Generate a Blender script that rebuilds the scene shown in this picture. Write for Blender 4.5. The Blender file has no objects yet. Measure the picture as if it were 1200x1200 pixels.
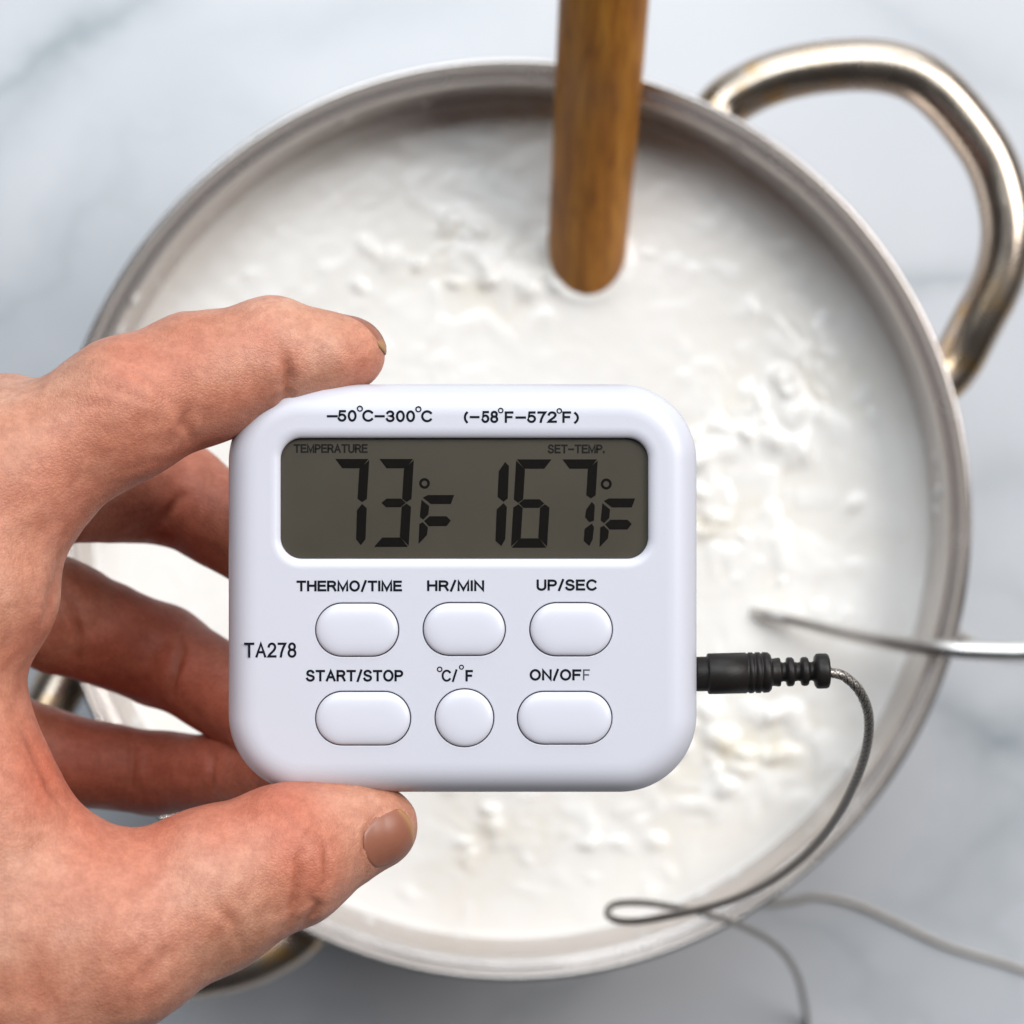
import bpy, bmesh, math, random
import numpy as np
from mathutils import Vector, Matrix
from mathutils.geometry import tessellate_polygon

random.seed(7)
RNG = np.random.default_rng(11)
scene = bpy.context.scene
C = scene.collection

# ------------------------------------------------------------------ camera, light, exposure
HC = 0.640                                   # lens height above the counter (metres)
PIX = 24.0 / 50.0 / 1200.0                   # metres per photo pixel per metre of depth
cam_d = bpy.data.cameras.new('camera')
cam = bpy.data.objects.new('camera', cam_d); C.objects.link(cam)
cam.location = (0, 0, HC)
cam_d.sensor_fit = 'HORIZONTAL'; cam_d.sensor_width = 24.0; cam_d.lens = 50.0
cam_d.clip_start = 0.01; cam_d.clip_end = 50.0
cam_d.dof.use_dof = True; cam_d.dof.focus_distance = 0.343; cam_d.dof.aperture_fstop = 11.5
scene.camera = cam

world = bpy.data.worlds.new('World'); scene.world = world
world.use_nodes = True
bg = world.node_tree.nodes['Background']
bg.inputs[0].default_value = (0.95, 0.93, 0.98, 1); bg.inputs[1].default_value = 0.045

def area(name, loc, target, sx, sy, power, col):
    l = bpy.data.lights.new(name, 'AREA'); l.shape = 'RECTANGLE'; l.size = sx; l.size_y = sy
    l.energy = power; l.color = col
    o = bpy.data.objects.new(name, l); C.objects.link(o); o.location = loc
    o.rotation_euler = (Vector(target) - Vector(loc)).to_track_quat('-Z', 'Y').to_euler()
    return o
area('window_light', (-0.22, 1.2, 2.1), (0, 0, 0.1), 1.5, 1.5, 42.0, (0.88, 0.95, 1.0))
area('window_lower_light', (0.1, 1.75, 0.80), (0, 0, 0.1), 2.0, 1.1, 20.0, (0.92, 0.97, 1.0))
area('right_fill_light', (1.30, 0.72, 1.7), (0.1, 0, 0.1), 1.2, 1.2, 44.0, (1.0, 0.975, 0.95))  # added fill lamp, brightens the counter and metal on the right

vs = scene.view_settings
scene.display_settings.display_device = 'sRGB'
vs.view_transform = 'Standard'; vs.look = 'None'; vs.gamma = 1.0; vs.exposure = 0.06
vs.use_curve_mapping = False
scene.cycles.max_bounces = 10
scene.cycles.use_denoising = True

# ------------------------------------------------------------------ helpers
def P(px, py, d):
    """point seen at photo pixel (px, py) lying d metres below the lens"""
    return Vector(((px - 600) * PIX * d, -(py - 600) * PIX * d, HC - d))

def new_obj(name, me, mat=None, parent=None, smooth=True):
    o = bpy.data.objects.new(name, me); C.objects.link(o)
    if mat: me.materials.append(mat)
    if smooth:
        me.polygons.foreach_set('use_smooth', [True] * len(me.polygons))
    if parent is not None:
        o.parent = parent
    return o

def mesh_obj(name, verts, faces, mat=None, parent=None, smooth=True):
    """verts are in world space; a child is stored relative to the thing's base"""
    off = root_loc(parent)
    v = np.asarray([tuple(a) for a in verts], dtype=float).reshape(-1, 3) - np.array(off)
    me = bpy.data.meshes.new(name)
    me.from_pydata(v.tolist(), [], [list(map(int, f)) for f in faces]); me.update()
    bm = bmesh.new(); bm.from_mesh(me)
    bmesh.ops.recalc_face_normals(bm, faces=bm.faces); bm.to_mesh(me); bm.free()
    return new_obj(name, me, mat, parent, smooth)

def root_loc(o):
    s = Vector((0, 0, 0))
    while o is not None:
        s += o.location; o = o.parent
    return s

def tag(o, label=None, cat=None, group=None, kind=None):
    if label: o['label'] = label
    if cat: o['category'] = cat
    if group: o['group'] = group
    if kind: o['kind'] = kind
    return o

def empty(name, loc):
    o = bpy.data.objects.new(name, None); C.objects.link(o); o.location = loc
    o.empty_display_size = 0.02
    return o

def catmull(pts, n):
    pts = np.asarray([tuple(p) for p in pts], float)
    p = np.vstack([2 * pts[0] - pts[1], pts, 2 * pts[-1] - pts[-2]])
    out = []
    for i in range(1, len(p) - 2):
        t = np.linspace(0, 1, n, endpoint=False)[:, None]
        a, b, c, d = p[i - 1], p[i], p[i + 1], p[i + 2]
        out.append(0.5 * (2 * b + (c - a) * t + (2 * a - 5 * b + 4 * c - d) * t * t + (3 * b - a - 3 * c + d) * t ** 3))
    out.append(pts[-1:])
    return np.vstack(out)

def resample(path, step):
    seg = np.linalg.norm(np.diff(path, axis=0), axis=1)
    s = np.concatenate([[0], np.cumsum(seg)])
    n = max(2, int(s[-1] / step))
    t = np.linspace(0, s[-1], n)
    return np.stack([np.interp(t, s, path[:, k]) for k in range(path.shape[1])], 1), t

def sweep(path, radius, nseg, cap=True, radial=None):
    """tube along path (n,3); radius scalar or (n,); radial(s, angle) -> extra radius"""
    path = np.asarray(path, float); n = len(path)
    rad = np.broadcast_to(np.asarray(radius, float), (n,))
    tan = np.gradient(path, axis=0); tan /= np.linalg.norm(tan, axis=1)[:, None]
    ref = np.array([0, 0, 1.0]) if abs(tan[0][2]) < 0.9 else np.array([1.0, 0, 0])
    u = np.cross(tan[0], ref); u /= np.linalg.norm(u)
    us = []
    for i in range(n):
        u = u - tan[i] * np.dot(u, tan[i]); u /= np.linalg.norm(u); us.append(u.copy())
    us = np.array(us); ws = np.cross(tan, us)
    ang = np.linspace(0, 2 * np.pi, nseg, endpoint=False)
    s = np.concatenate([[0], np.cumsum(np.linalg.norm(np.diff(path, axis=0), axis=1))])
    R = np.repeat(rad[:, None], nseg, 1)
    if radial is not None:
        R = R + radial(s[:, None], ang[None, :])
    V = path[:, None, :] + R[..., None] * (np.cos(ang)[None, :, None] * us[:, None, :] + np.sin(ang)[None, :, None] * ws[:, None, :])
    V = V.reshape(-1, 3)
    i = np.arange(n - 1)[:, None] * nseg; j = np.arange(nseg)[None, :]; j2 = (j + 1) % nseg
    F = np.stack([i + j, i + j2, i + nseg + j2, i + nseg + j], -1).reshape(-1, 4).tolist()
    if cap:
        F.append(list(range(nseg))[::-1]); F.append(list(range((n - 1) * nseg, n * nseg)))
    return V, F

def lathe(profile, nseg, center, axis='Z', close=False):
    """profile: list of (r, h)"""
    V, F = [], []
    for r, h in profile:
        for k in range(nseg):
            a = 2 * math.pi * k / nseg
            if axis == 'Z': V.append((center[0] + r * math.cos(a), center[1] + r * math.sin(a), center[2] + h))
            else: V.append((center[0] + h, center[1] + r * math.cos(a), center[2] + r * math.sin(a)))
    m = len(profile)
    for i in range(m - 1):
        for k in range(nseg):
            k2 = (k + 1) % nseg
            F.append((i * nseg + k, i * nseg + k2, (i + 1) * nseg + k2, (i + 1) * nseg + k))
    return V, F

def vnoise(x, y, seed=0):
    """smooth 2-D value noise in [-1, 1]"""
    g = np.random.default_rng(seed).uniform(-1, 1, (256, 256))
    xi = np.floor(x).astype(int); yi = np.floor(y).astype(int)
    fx = x - xi; fy = y - yi
    fx = fx ** 3 * (fx * (fx * 6 - 15) + 10); fy = fy ** 3 * (fy * (fy * 6 - 15) + 10)
    a = g[xi & 255, yi & 255]; b = g[(xi + 1) & 255, yi & 255]
    c = g[xi & 255, (yi + 1) & 255]; d = g[(xi + 1) & 255, (yi + 1) & 255]
    return (a * (1 - fx) + b * fx) * (1 - fy) + (c * (1 - fx) + d * fx) * fy

# ------------------------------------------------------------------ materials
def mat(name, base=(0.8, 0.8, 0.8), rough=0.5, metal=0.0, spec=0.5, sss=0.0, sssr=(1, 0.3, 0.2), ssss=0.003, coat=0.0):
    m = bpy.data.materials.new(name); m.use_nodes = True
    b = m.node_tree.nodes['Principled BSDF']
    b.inputs['Base Color'].default_value = (*base, 1); b.inputs['Roughness'].default_value = rough
    b.inputs['Metallic'].default_value = metal; b.inputs['Specular IOR Level'].default_value = spec
    if sss:
        b.inputs['Subsurface Weight'].default_value = sss
        b.inputs['Subsurface Radius'].default_value = sssr; b.inputs['Subsurface Scale'].default_value = ssss
    if coat:
        b.inputs['Coat Weight'].default_value = coat; b.inputs['Coat Roughness'].default_value = 0.08
    return m, m.node_tree.nodes, m.node_tree.links, b

def nd(nodes, typ, **kw):
    n = nodes.new(typ)
    for k, v in kw.items():
        if k in n.inputs: n.inputs[k].default_value = v
        else: setattr(n, k, v)
    return n

def ramp(nodes, stops, interp='LINEAR'):
    r = nodes.new('ShaderNodeValToRGB'); r.color_ramp.interpolation = interp
    while len(r.color_ramp.elements) < len(stops): r.color_ramp.elements.new(0.5)
    for e, (p, c) in zip(r.color_ramp.elements, stops):
        e.position = p; e.color = (*c, 1) if len(c) == 3 else c
    return r

def mixc(nodes, links, fac, a, b, blend='MIX'):
    m = nodes.new('ShaderNodeMix'); m.data_type = 'RGBA'; m.blend_type = blend
    for sock, v in ((m.inputs[0], fac), (m.inputs[6], a), (m.inputs[7], b)):
        if isinstance(v, (int, float)): sock.default_value = v
        elif isinstance(v, tuple): sock.default_value = (*v, 1)
        else: links.new(v, sock)
    return m.outputs[2]

def bump(nodes, links, b, height, strength, dist):
    n = nodes.new('ShaderNodeBump'); n.inputs['Strength'].default_value = strength
    n.inputs['Distance'].default_value = dist; links.new(height, n.inputs['Height'])
    links.new(n.outputs[0], b.inputs['Normal']); return n

# marble
M_marble, N, L, B = mat('marble', (0.78, 0.79, 0.80), 0.22)
tc = nd(N, 'ShaderNodeTexCoord')
n1 = nd(N, 'ShaderNodeTexNoise', Scale=6.0, Detail=6.0, Roughness=0.55)
L.new(tc.outputs['Object'], n1.inputs['Vector'])
warp = nd(N, 'ShaderNodeMix', data_type='RGBA', blend_type='LINEAR_LIGHT')
warp.inputs[0].default_value = 0.10
L.new(tc.outputs['Object'], warp.inputs[6]); L.new(n1.outputs['Color'], warp.inputs[7])
mp = nd(N, 'ShaderNodeMapping'); mp.inputs['Rotation'].default_value = (0, 0, 0.55); mp.inputs['Scale'].default_value = (1.0, 2.2, 1)
mp.inputs['Location'].default_value = (0.37, 0.12, 0)
L.new(warp.outputs[2], mp.inputs['Vector'])
n2 = nd(N, 'ShaderNodeTexNoise', Scale=3.2, Detail=3.0, Roughness=0.45); L.new(mp.outputs[0], n2.inputs['Vector'])
ab = nd(N, 'ShaderNodeMath', operation='SUBTRACT'); ab.inputs[1].default_value = 0.5; L.new(n2.outputs[0], ab.inputs[0])
ab2 = nd(N, 'ShaderNodeMath', operation='ABSOLUTE'); L.new(ab.outputs[0], ab2.inputs[0])
vein = ramp(N, [(0.0, (1, 1, 1)), (0.012, (0.55, 0.55, 0.55)), (0.06, (0, 0, 0))], 'EASE'); L.new(ab2.outputs[0], vein.inputs[0])
n3 = nd(N, 'ShaderNodeTexNoise', Scale=4.5, Detail=2.0); L.new(tc.outputs['Object'], n3.inputs['Vector'])
patch = ramp(N, [(0.42, (0, 0, 0)), (0.66, (1, 1, 1))]); L.new(n3.outputs[0], patch.inputs[0])
vm = nd(N, 'ShaderNodeMath', operation='MULTIPLY'); L.new(vein.outputs[0], vm.inputs[0]); L.new(patch.outputs[0], vm.inputs[1])
cl = nd(N, 'ShaderNodeTexNoise', Scale=9.0, Detail=4.0); L.new(tc.outputs['Object'], cl.inputs['Vector'])
clr = ramp(N, [(0.3, (0.425, 0.437, 0.470)), (0.7, (0.475, 0.486, 0.510))]); L.new(cl.outputs[0], clr.inputs[0])
vf = nd(N, 'ShaderNodeMath', operation='MULTIPLY'); vf.inputs[1].default_value = 0.45; L.new(vm.outputs[0], vf.inputs[0])
sepx = nd(N, 'ShaderNodeSeparateXYZ'); L.new(tc.outputs['Object'], sepx.inputs[0])
vn = nd(N, 'ShaderNodeTexNoise', Scale=26.0, Detail=5.0, Roughness=0.6); L.new(tc.outputs['Object'], vn.inputs['Vector'])
def mth(op, a, b=None):
    n = nd(N, 'ShaderNodeMath', operation=op)
    for k, v in enumerate((a, b)):
        if v is None: continue
        if isinstance(v, (int, float)): n.inputs[k].default_value = v
        else: L.new(v, n.inputs[k])
    return n.outputs[0]
total = vf.outputs[0]
# single veins, the fourth a grey smudge: centre (m), heading, half length, half width, wander, strength
for cx, cy, ang, hl, hw, wn, st in ((-0.133, 0.141, 0.50, 0.060, 0.0050, 0.030, 0.7), (-0.150, 0.118, 0.9, 0.05, 0.008, 0.03, 0.35), (0.128, 0.070, 0.15, 0.032, 0.004, 0.02, 0.5), (0.140, -0.064, -0.42, 0.030, 0.007, 0.02, 0.6),
                                    (0.146, 0.010, 0.1, 0.03, 0.010, 0.03, 0.3), (0.135, -0.105, 0.6, 0.05, 0.010, 0.04, 0.2), (0.120, 0.145, -0.5, 0.06, 0.006, 0.03, 0.25), (-0.05, 0.15, 0.2, 0.05, 0.009, 0.03, 0.25)):
    ca, sa = math.cos(ang), math.sin(ang)
    wob = mth('MULTIPLY', mth('SUBTRACT', vn.outputs[0], 0.5), wn)
    dx = mth('SUBTRACT', sepx.outputs[0], cx); dy = mth('SUBTRACT', sepx.outputs[1], cy)
    u = mth('ADD', mth('MULTIPLY', dx, ca), mth('MULTIPLY', dy, sa)); v = mth('ADD', mth('SUBTRACT', mth('MULTIPLY', dy, ca), mth('MULTIPLY', dx, sa)), wob)
    e = mth('ADD', mth('POWER', mth('ABSOLUTE', mth('DIVIDE', u, hl)), 2.0), mth('POWER', mth('ABSOLUTE', mth('DIVIDE', v, hw)), 1.3))
    total = mth('ADD', total, mth('MULTIPLY', mth('POWER', 2.718, mth('MULTIPLY', e, -1.0)), st))
vf = nd(N, 'ShaderNodeMath', operation='MINIMUM'); vf.inputs[1].default_value = 1.0; L.new(total, vf.inputs[0])
L.new(mixc(N, L, vf.outputs[0], clr.outputs[0], (0.21, 0.24, 0.26)), B.inputs['Base Color'])

# steel
def steel(name, base, rough, streak=(1, 1, 1), stain=False):
    m, N, L, B = mat(name, base, rough, 1.0)
    tc = nd(N, 'ShaderNodeTexCoord'); mp = nd(N, 'ShaderNodeMapping'); mp.inputs['Scale'].default_value = streak
    L.new(tc.outputs['Object'], mp.inputs[0])
    n = nd(N, 'ShaderNodeTexNoise', Scale=40.0, Detail=6.0, Roughness=0.6); L.new(mp.outputs[0], n.inputs['Vector'])
    r = ramp(N, [(0.3, (rough * 0.75,) * 3), (0.7, (min(1, rough * 1.4),) * 3)]); L.new(n.outputs[0], r.inputs[0])
    L.new(r.outputs[0], B.inputs['Roughness'])
    c = ramp(N, [(0.3, tuple(x * 0.86 for x in base)), (0.7, base)]); L.new(n.outputs[0], c.inputs[0])
    col = c.outputs[0]
    if stain:
        at = nd(N, 'ShaderNodeAttribute', attribute_name='stain')
        n5 = nd(N, 'ShaderNodeTexNoise', Scale=160.0, Detail=4.0); L.new(tc.outputs['Object'], n5.inputs['Vector'])
        r5 = ramp(N, [(0.46, (0, 0, 0)), (0.66, (0.85, 0.85, 0.85))]); L.new(n5.outputs[0], r5.inputs[0])
        mu = nd(N, 'ShaderNodeMath', operation='MULTIPLY'); L.new(at.outputs['Fac'], mu.inputs[0]); L.new(r5.outputs[0], mu.inputs[1])
        col = mixc(N, L, mu.outputs[0], col, (0.52, 0.28, 0.03))
    L.new(col, B.inputs['Base Color'])
    bump(N, L, B, n.outputs[0], 0.12, 0.0004)
    return m
M_steel = steel('brushed_steel', (0.64, 0.59, 0.56), 0.30, (1, 1, 14))
M_rim = steel('rim_steel', (0.55, 0.51, 0.485), 0.22)
M_handle = steel('handle_steel', (0.53, 0.45, 0.375), 0.24, (1, 1, 1), True)
M_probe = steel('probe_steel', (0.72, 0.70, 0.68), 0.33)

# milk
M_milk, N, L, B = mat('milk', (0.86, 0.84, 0.81), 0.27, sss=0.25, sssr=(1, 0.85, 0.7), ssss=0.008)
tc = nd(N, 'ShaderNodeTexCoord')
n1 = nd(N, 'ShaderNodeTexNoise', Scale=38.0, Detail=5.0); L.new(tc.outputs['Object'], n1.inputs['Vector'])
r1 = ramp(N, [(0.35, (0.715, 0.685, 0.65)), (0.65, (0.755, 0.735, 0.71))]); L.new(n1.outputs[0], r1.inputs[0])
at = nd(N, 'ShaderNodeAttribute', attribute_name='whey')
L.new(mixc(N, L, at.outputs['Fac'], r1.outputs[0], (0.62, 0.54, 0.38)), B.inputs['Base Color'])
n2 = nd(N, 'ShaderNodeTexNoise', Scale=220.0, Detail=5.0); L.new(tc.outputs['Object'], n2.inputs['Vector'])
bump(N, L, B, n2.outputs[0], 0.12, 0.0006)

# wood
M_wood, N, L, B = mat('wood', (0.30, 0.15, 0.04), 0.5, spec=0.35)
tc = nd(N, 'ShaderNodeTexCoord'); mp = nd(N, 'ShaderNodeMapping'); mp.inputs['Scale'].default_value = (1, 0.07, 0.12)
L.new(tc.outputs['Object'], mp.inputs[0])
n1 = nd(N, 'ShaderNodeTexNoise', Scale=260.0, Detail=6.0, Roughness=0.6, Distortion=0.6); L.new(mp.outputs[0], n1.inputs['Vector'])
r1 = ramp(N, [(0.25, (0.20, 0.062, 0.006)), (0.5, (0.38, 0.145, 0.014)), (0.75, (0.54, 0.245, 0.032))]); L.new(n1.outputs[0], r1.inputs[0])
n2 = nd(N, 'ShaderNodeTexNoise', Scale=900.0, Detail=3.0); L.new(mp.outputs[0], n2.inputs['Vector'])
r2 = ramp(N, [(0.35, (0.62, 0.58, 0.55)), (0.5, (1, 1, 1))]); L.new(n2.outputs[0], r2.inputs[0])
L.new(mixc(N, L, 0.8, r1.outputs[0], r2.outputs[0], 'MULTIPLY'), B.inputs['Base Color'])
bump(N, L, B, n1.outputs[0], 0.2, 0.0005)

# plastics, screen, print
M_case, N, L, B = mat('white_plastic', (0.51, 0.51, 0.565), 0.34, spec=0.45, sss=0.08, sssr=(1, 1, 1), ssss=0.001)
tc = nd(N, 'ShaderNodeTexCoord')
n1 = nd(N, 'ShaderNodeTexNoise', Scale=2600.0, Detail=2.0); L.new(tc.outputs['Object'], n1.inputs['Vector'])
bump(N, L, B, n1.outputs[0], 0.05, 0.00015)
M_button, N, L, B = mat('button_plastic', (0.54, 0.54, 0.60), 0.30, spec=0.5)
M_ink, *_ = mat('black_ink', (0.004, 0.005, 0.010), 0.6, spec=0.12)
M_ink_worn, *_ = mat('worn_ink', (0.05, 0.05, 0.065), 0.5)
M_segment, *_ = mat('liquid_crystal_black', (0.003, 0.002, 0.0015), 0.6, spec=0.1)
M_lcd_print, *_ = mat('screen_print', (0.007, 0.005, 0.004), 0.5, spec=0.2)
M_lcd, N, L, B = mat('lcd_grey', (0.058, 0.050, 0.040), 0.45, spec=0.3)
tc = nd(N, 'ShaderNodeTexCoord')
n1 = nd(N, 'ShaderNodeTexNoise', Scale=60.0, Detail=2.0); L.new(tc.outputs['Object'], n1.inputs['Vector'])
r1 = ramp(N, [(0.3, (0.050, 0.042, 0.031)), (0.7, (0.058, 0.049, 0.037))]); L.new(n1.outputs[0], r1.inputs[0])
vd = nd(N, 'ShaderNodeTexVoronoi', Scale=420.0); L.new(tc.outputs['Object'], vd.inputs['Vector'])
dr_ = ramp(N, [(0.0, (1, 1, 1)), (0.06, (0, 0, 0))]); L.new(vd.outputs['Distance'], dr_.inputs[0])
vs_ = nd(N, 'ShaderNodeSeparateColor'); L.new(vd.outputs['Color'], vs_.inputs[0])
gt = nd(N, 'ShaderNodeMath', operation='GREATER_THAN'); gt.inputs[1].default_value = 0.86; L.new(vs_.outputs[0], gt.inputs[0])
du = nd(N, 'ShaderNodeMath', operation='MULTIPLY'); L.new(dr_.outputs[0], du.inputs[0]); L.new(gt.outputs[0], du.inputs[1])
L.new(mixc(N, L, du.outputs[0], r1.outputs[0], (0.35, 0.33, 0.30)), B.inputs['Base Color'])
M_pane = bpy.data.materials.new('clear_window'); M_pane.use_nodes = True
N = M_pane.node_tree.nodes; L = M_pane.node_tree.links; N.clear()
out = nd(N, 'ShaderNodeOutputMaterial'); tr = nd(N, 'ShaderNodeBsdfTransparent'); gl = nd(N, 'ShaderNodeBsdfGlossy', Roughness=0.06)
tr.inputs[0].default_value = (0.97, 0.97, 0.96, 1)
fr = nd(N, 'ShaderNodeFresnel', IOR=1.13); mx = nd(N, 'ShaderNodeMixShader')
L.new(fr.outputs[0], mx.inputs[0]); L.new(tr.outputs[0], mx.inputs[1]); L.new(gl.outputs[0], mx.inputs[2]); L.new(mx.outputs[0], out.inputs[0])
M_rubber, N, L, B = mat('black_rubber', (0.012, 0.010, 0.009), 0.42, spec=0.22)
tc = nd(N, 'ShaderNodeTexCoord')
n1 = nd(N, 'ShaderNodeTexNoise', Scale=1800.0, Detail=3.0); L.new(tc.outputs['Object'], n1.inputs['Vector'])
bump(N, L, B, n1.outputs[0], 0.15, 0.0002)
M_braid, N, L, B = mat('braided_wire', (0.34, 0.31, 0.29), 0.42, 0.9)
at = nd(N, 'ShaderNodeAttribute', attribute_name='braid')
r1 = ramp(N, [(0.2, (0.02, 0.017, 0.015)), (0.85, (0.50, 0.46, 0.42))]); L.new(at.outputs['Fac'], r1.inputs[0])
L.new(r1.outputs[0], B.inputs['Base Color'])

# skin
M_skin, N, L, B = mat('skin', (0.6, 0.33, 0.23), 0.47, spec=0.33, sss=0.09, sssr=(1, 0.32, 0.18), ssss=0.0035)
tc = nd(N, 'ShaderNodeTexCoord')
n1 = nd(N, 'ShaderNodeTexNoise', Scale=75.0, Detail=5.0, Roughness=0.6); L.new(tc.outputs['Object'], n1.inputs['Vector'])
r1 = ramp(N, [(0.34, (0.40, 0.186, 0.118)), (0.52, (0.465, 0.242, 0.163)), (0.68, (0.525, 0.305, 0.220))]); L.new(n1.outputs[0], r1.inputs[0])
at = nd(N, 'ShaderNodeAttribute', attribute_name='redness_shade')
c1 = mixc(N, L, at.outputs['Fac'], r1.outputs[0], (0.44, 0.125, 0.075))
n4 = nd(N, 'ShaderNodeTexNoise', Scale=420.0, Detail=3.0); L.new(tc.outputs['Object'], n4.inputs['Vector'])
r4 = ramp(N, [(0.38, (0.86, 0.80, 0.78)), (0.62, (1.05, 1.05, 1.04))]); L.new(n4.outputs[0], r4.inputs[0])
n6 = nd(N, 'ShaderNodeTexNoise', Scale=1300.0, Detail=4.0, Roughness=0.7); L.new(tc.outputs['Object'], n6.inputs['Vector'])
r6 = ramp(N, [(0.36, (0.87, 0.82, 0.80)), (0.62, (1.05, 1.05, 1.04))]); L.new(n6.outputs[0], r6.inputs[0])
c2 = mixc(N, L, 0.8, mixc(N, L, 0.7, c1, r4.outputs[0], 'MULTIPLY'), r6.outputs[0], 'MULTIPLY')
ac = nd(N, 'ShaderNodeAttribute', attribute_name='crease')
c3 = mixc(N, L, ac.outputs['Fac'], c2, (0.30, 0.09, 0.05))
L.new(c3, B.inputs['Base Color'])
vo = nd(N, 'ShaderNodeTexVoronoi', feature='DISTANCE_TO_EDGE', Scale=1700.0)
wv = nd(N, 'ShaderNodeTexNoise', Scale=500.0, Detail=3.0); L.new(tc.outputs['Object'], wv.inputs['Vector'])
wm = nd(N, 'ShaderNodeMix', data_type='RGBA', blend_type='LINEAR_LIGHT'); wm.inputs[0].default_value = 0.0006
L.new(tc.outputs['Object'], wm.inputs[6]); L.new(wv.outputs['Color'], wm.inputs[7])
L.new(wm.outputs[2], vo.inputs['Vector'])
rv = ramp(N, [(0.0, (0, 0, 0)), (0.22, (1, 1, 1))]); L.new(vo.outputs['Distance'], rv.inputs[0])
add = nd(N, 'ShaderNodeMath', operation='ADD'); L.new(rv.outputs[0], add.inputs[0]); L.new(wv.outputs[0], add.inputs[1])
add2 = nd(N, 'ShaderNodeMath', operation='ADD'); L.new(add.outputs[0], add2.inputs[0]); L.new(n6.outputs[0], add2.inputs[1])
bump(N, L, B, add2.outputs[0], 0.32, 0.00013)
M_nail, N, L, B = mat('nail', (0.52, 0.27, 0.20), 0.38, spec=0.5, sss=0.15, sssr=(1, 0.4, 0.25), ssss=0.002)
at = nd(N, 'ShaderNodeAttribute', attribute_name='tip')
L.new(mixc(N, L, at.outputs['Fac'], (0.25, 0.095, 0.058), (0.36, 0.19, 0.08)), B.inputs['Base Color'])

def set_attr(o, name, vals):
    a = o.data.attributes.new(name, 'FLOAT', 'POINT')
    a.data.foreach_set('value', np.asarray(vals, np.float32).ravel())

# ------------------------------------------------------------------ counter
ct_me = bpy.data.meshes.new('countertop'); bm = bmesh.new()
bmesh.ops.create_cube(bm, size=1.0)
for v in bm.verts: v.co = Vector((v.co.x * 1.9, v.co.y * 1.5, (v.co.z - 0.5) * 0.03))
bmesh.ops.bevel(bm, geom=list(bm.edges), offset=0.003, segments=3, affect='EDGES')
bm.to_mesh(ct_me); bm.free()
tag(new_obj('countertop', ct_me, M_marble, smooth=False), 'white marble countertop with soft grey veins under the pot', kind='structure')

# ------------------------------------------------------------------ pot
PC = P(598.5, 609, 0.525)                      # rim centre
RIMZ = HC - 0.525
pot = tag(empty('stockpot', (PC.x, PC.y, 0)), 'wide stainless steel pot of curdling milk with two looped tube handles', 'pot')
mm = 0.001
GR = 2.75 * mm                               # the pot is a touch wider than the profile
prof = []                                    # outer wall from the foot up
for a in np.linspace(-90, 0, 7):
    prof.append(((103.5 + 5.0 * math.cos(math.radians(a))) * mm, (5.0 + 5.0 * math.sin(math.radians(a))) * mm))
prof += [(108.5 * mm, 40 * mm), (108.6 * mm, 80 * mm), (108.7 * mm, RIMZ - 6 * mm)]
prof = [(0.0005, 0.0)] + prof
inner = [(106.4 * mm, RIMZ - 6.0 * mm), (106.2 * mm, RIMZ - 9 * mm), (106.0 * mm, RIMZ - 16 * mm), (106.0 * mm, RIMZ - 30 * mm), (106.0 * mm, 60 * mm), (106.0 * mm, 12 * mm)]
for a in np.linspace(0, -90, 6):
    inner.append(((101.0 + 5.0 * math.cos(math.radians(a))) * mm, (9.0 + 5.0 * math.sin(math.radians(a))) * mm))
inner.append((0.0005, 4 * mm))
V, F = lathe([(r + GR if r > 0.01 else r, h) for r, h in prof + inner], 160, (PC.x, PC.y, 0))
mesh_obj('wall', V, F, M_steel, pot)
# rolled rim with a stepped ledge
rp = [(108.75 * mm, -7 * mm), (109.0 * mm, -4.0 * mm)]
for a in np.linspace(-60, 140, 14):
    rp.append(((110.1 + 0.85 * math.cos(math.radians(a))) * mm, (-0.85 + 0.85 * math.sin(math.radians(a))) * mm))
rp += [(108.75 * mm, -1.5 * mm), (108.7 * mm, -2.6 * mm), (108.5 * mm, -2.75 * mm), (107.8 * mm, -2.8 * mm), (107.6 * mm, -2.95 * mm), (107.5 * mm, -4.2 * mm), (107.3 * mm, -4.4 * mm), (106.7 * mm, -4.45 * mm), (106.5 * mm, -4.6 * mm), (106.35 * mm, -7 * mm)]
V, F = lathe([(r + GR, RIMZ + h) for r, h in rp], 220, (PC.x, PC.y, 0))
mesh_obj('rim', V, F, M_rim, pot)
# two tube handles, the second turned half way round the pot
hp = [(836, 140), (856, 117), (908, 91), (972, 78), (1036, 78), (1086, 97), (1129, 140), (1164, 195), (1180, 262), (1172, 322), (1146, 376), (1118, 428), (1090, 455)]
hd = [0.541, 0.541, 0.539, 0.537, 0.536, 0.536, 0.536, 0.536, 0.536, 0.537, 0.539, 0.541, 0.541]
hw = np.array([tuple(P(x, y, d)) for (x, y), d in zip(hp, hd)])
path, s = resample(catmull(hw, 16), 0.0012)
V, F = sweep(path, 0.0066, 28)
t = np.repeat(s / s[-1], 28)
stain = np.clip(1 - np.minimum(t, 1 - t) / 0.26, 0, 1) ** 0.6
handle = mesh_obj('handle', V, F, M_handle, pot); set_attr(handle, 'stain', stain)
V2 = np.array(V); V2[:, 0] = 2 * PC.x - V2[:, 0]; V2[:, 1] = 2 * PC.y - V2[:, 1]
handle2 = mesh_obj('handle', V2, F, M_handle, pot); set_attr(handle2, 'stain', stain)

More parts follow.
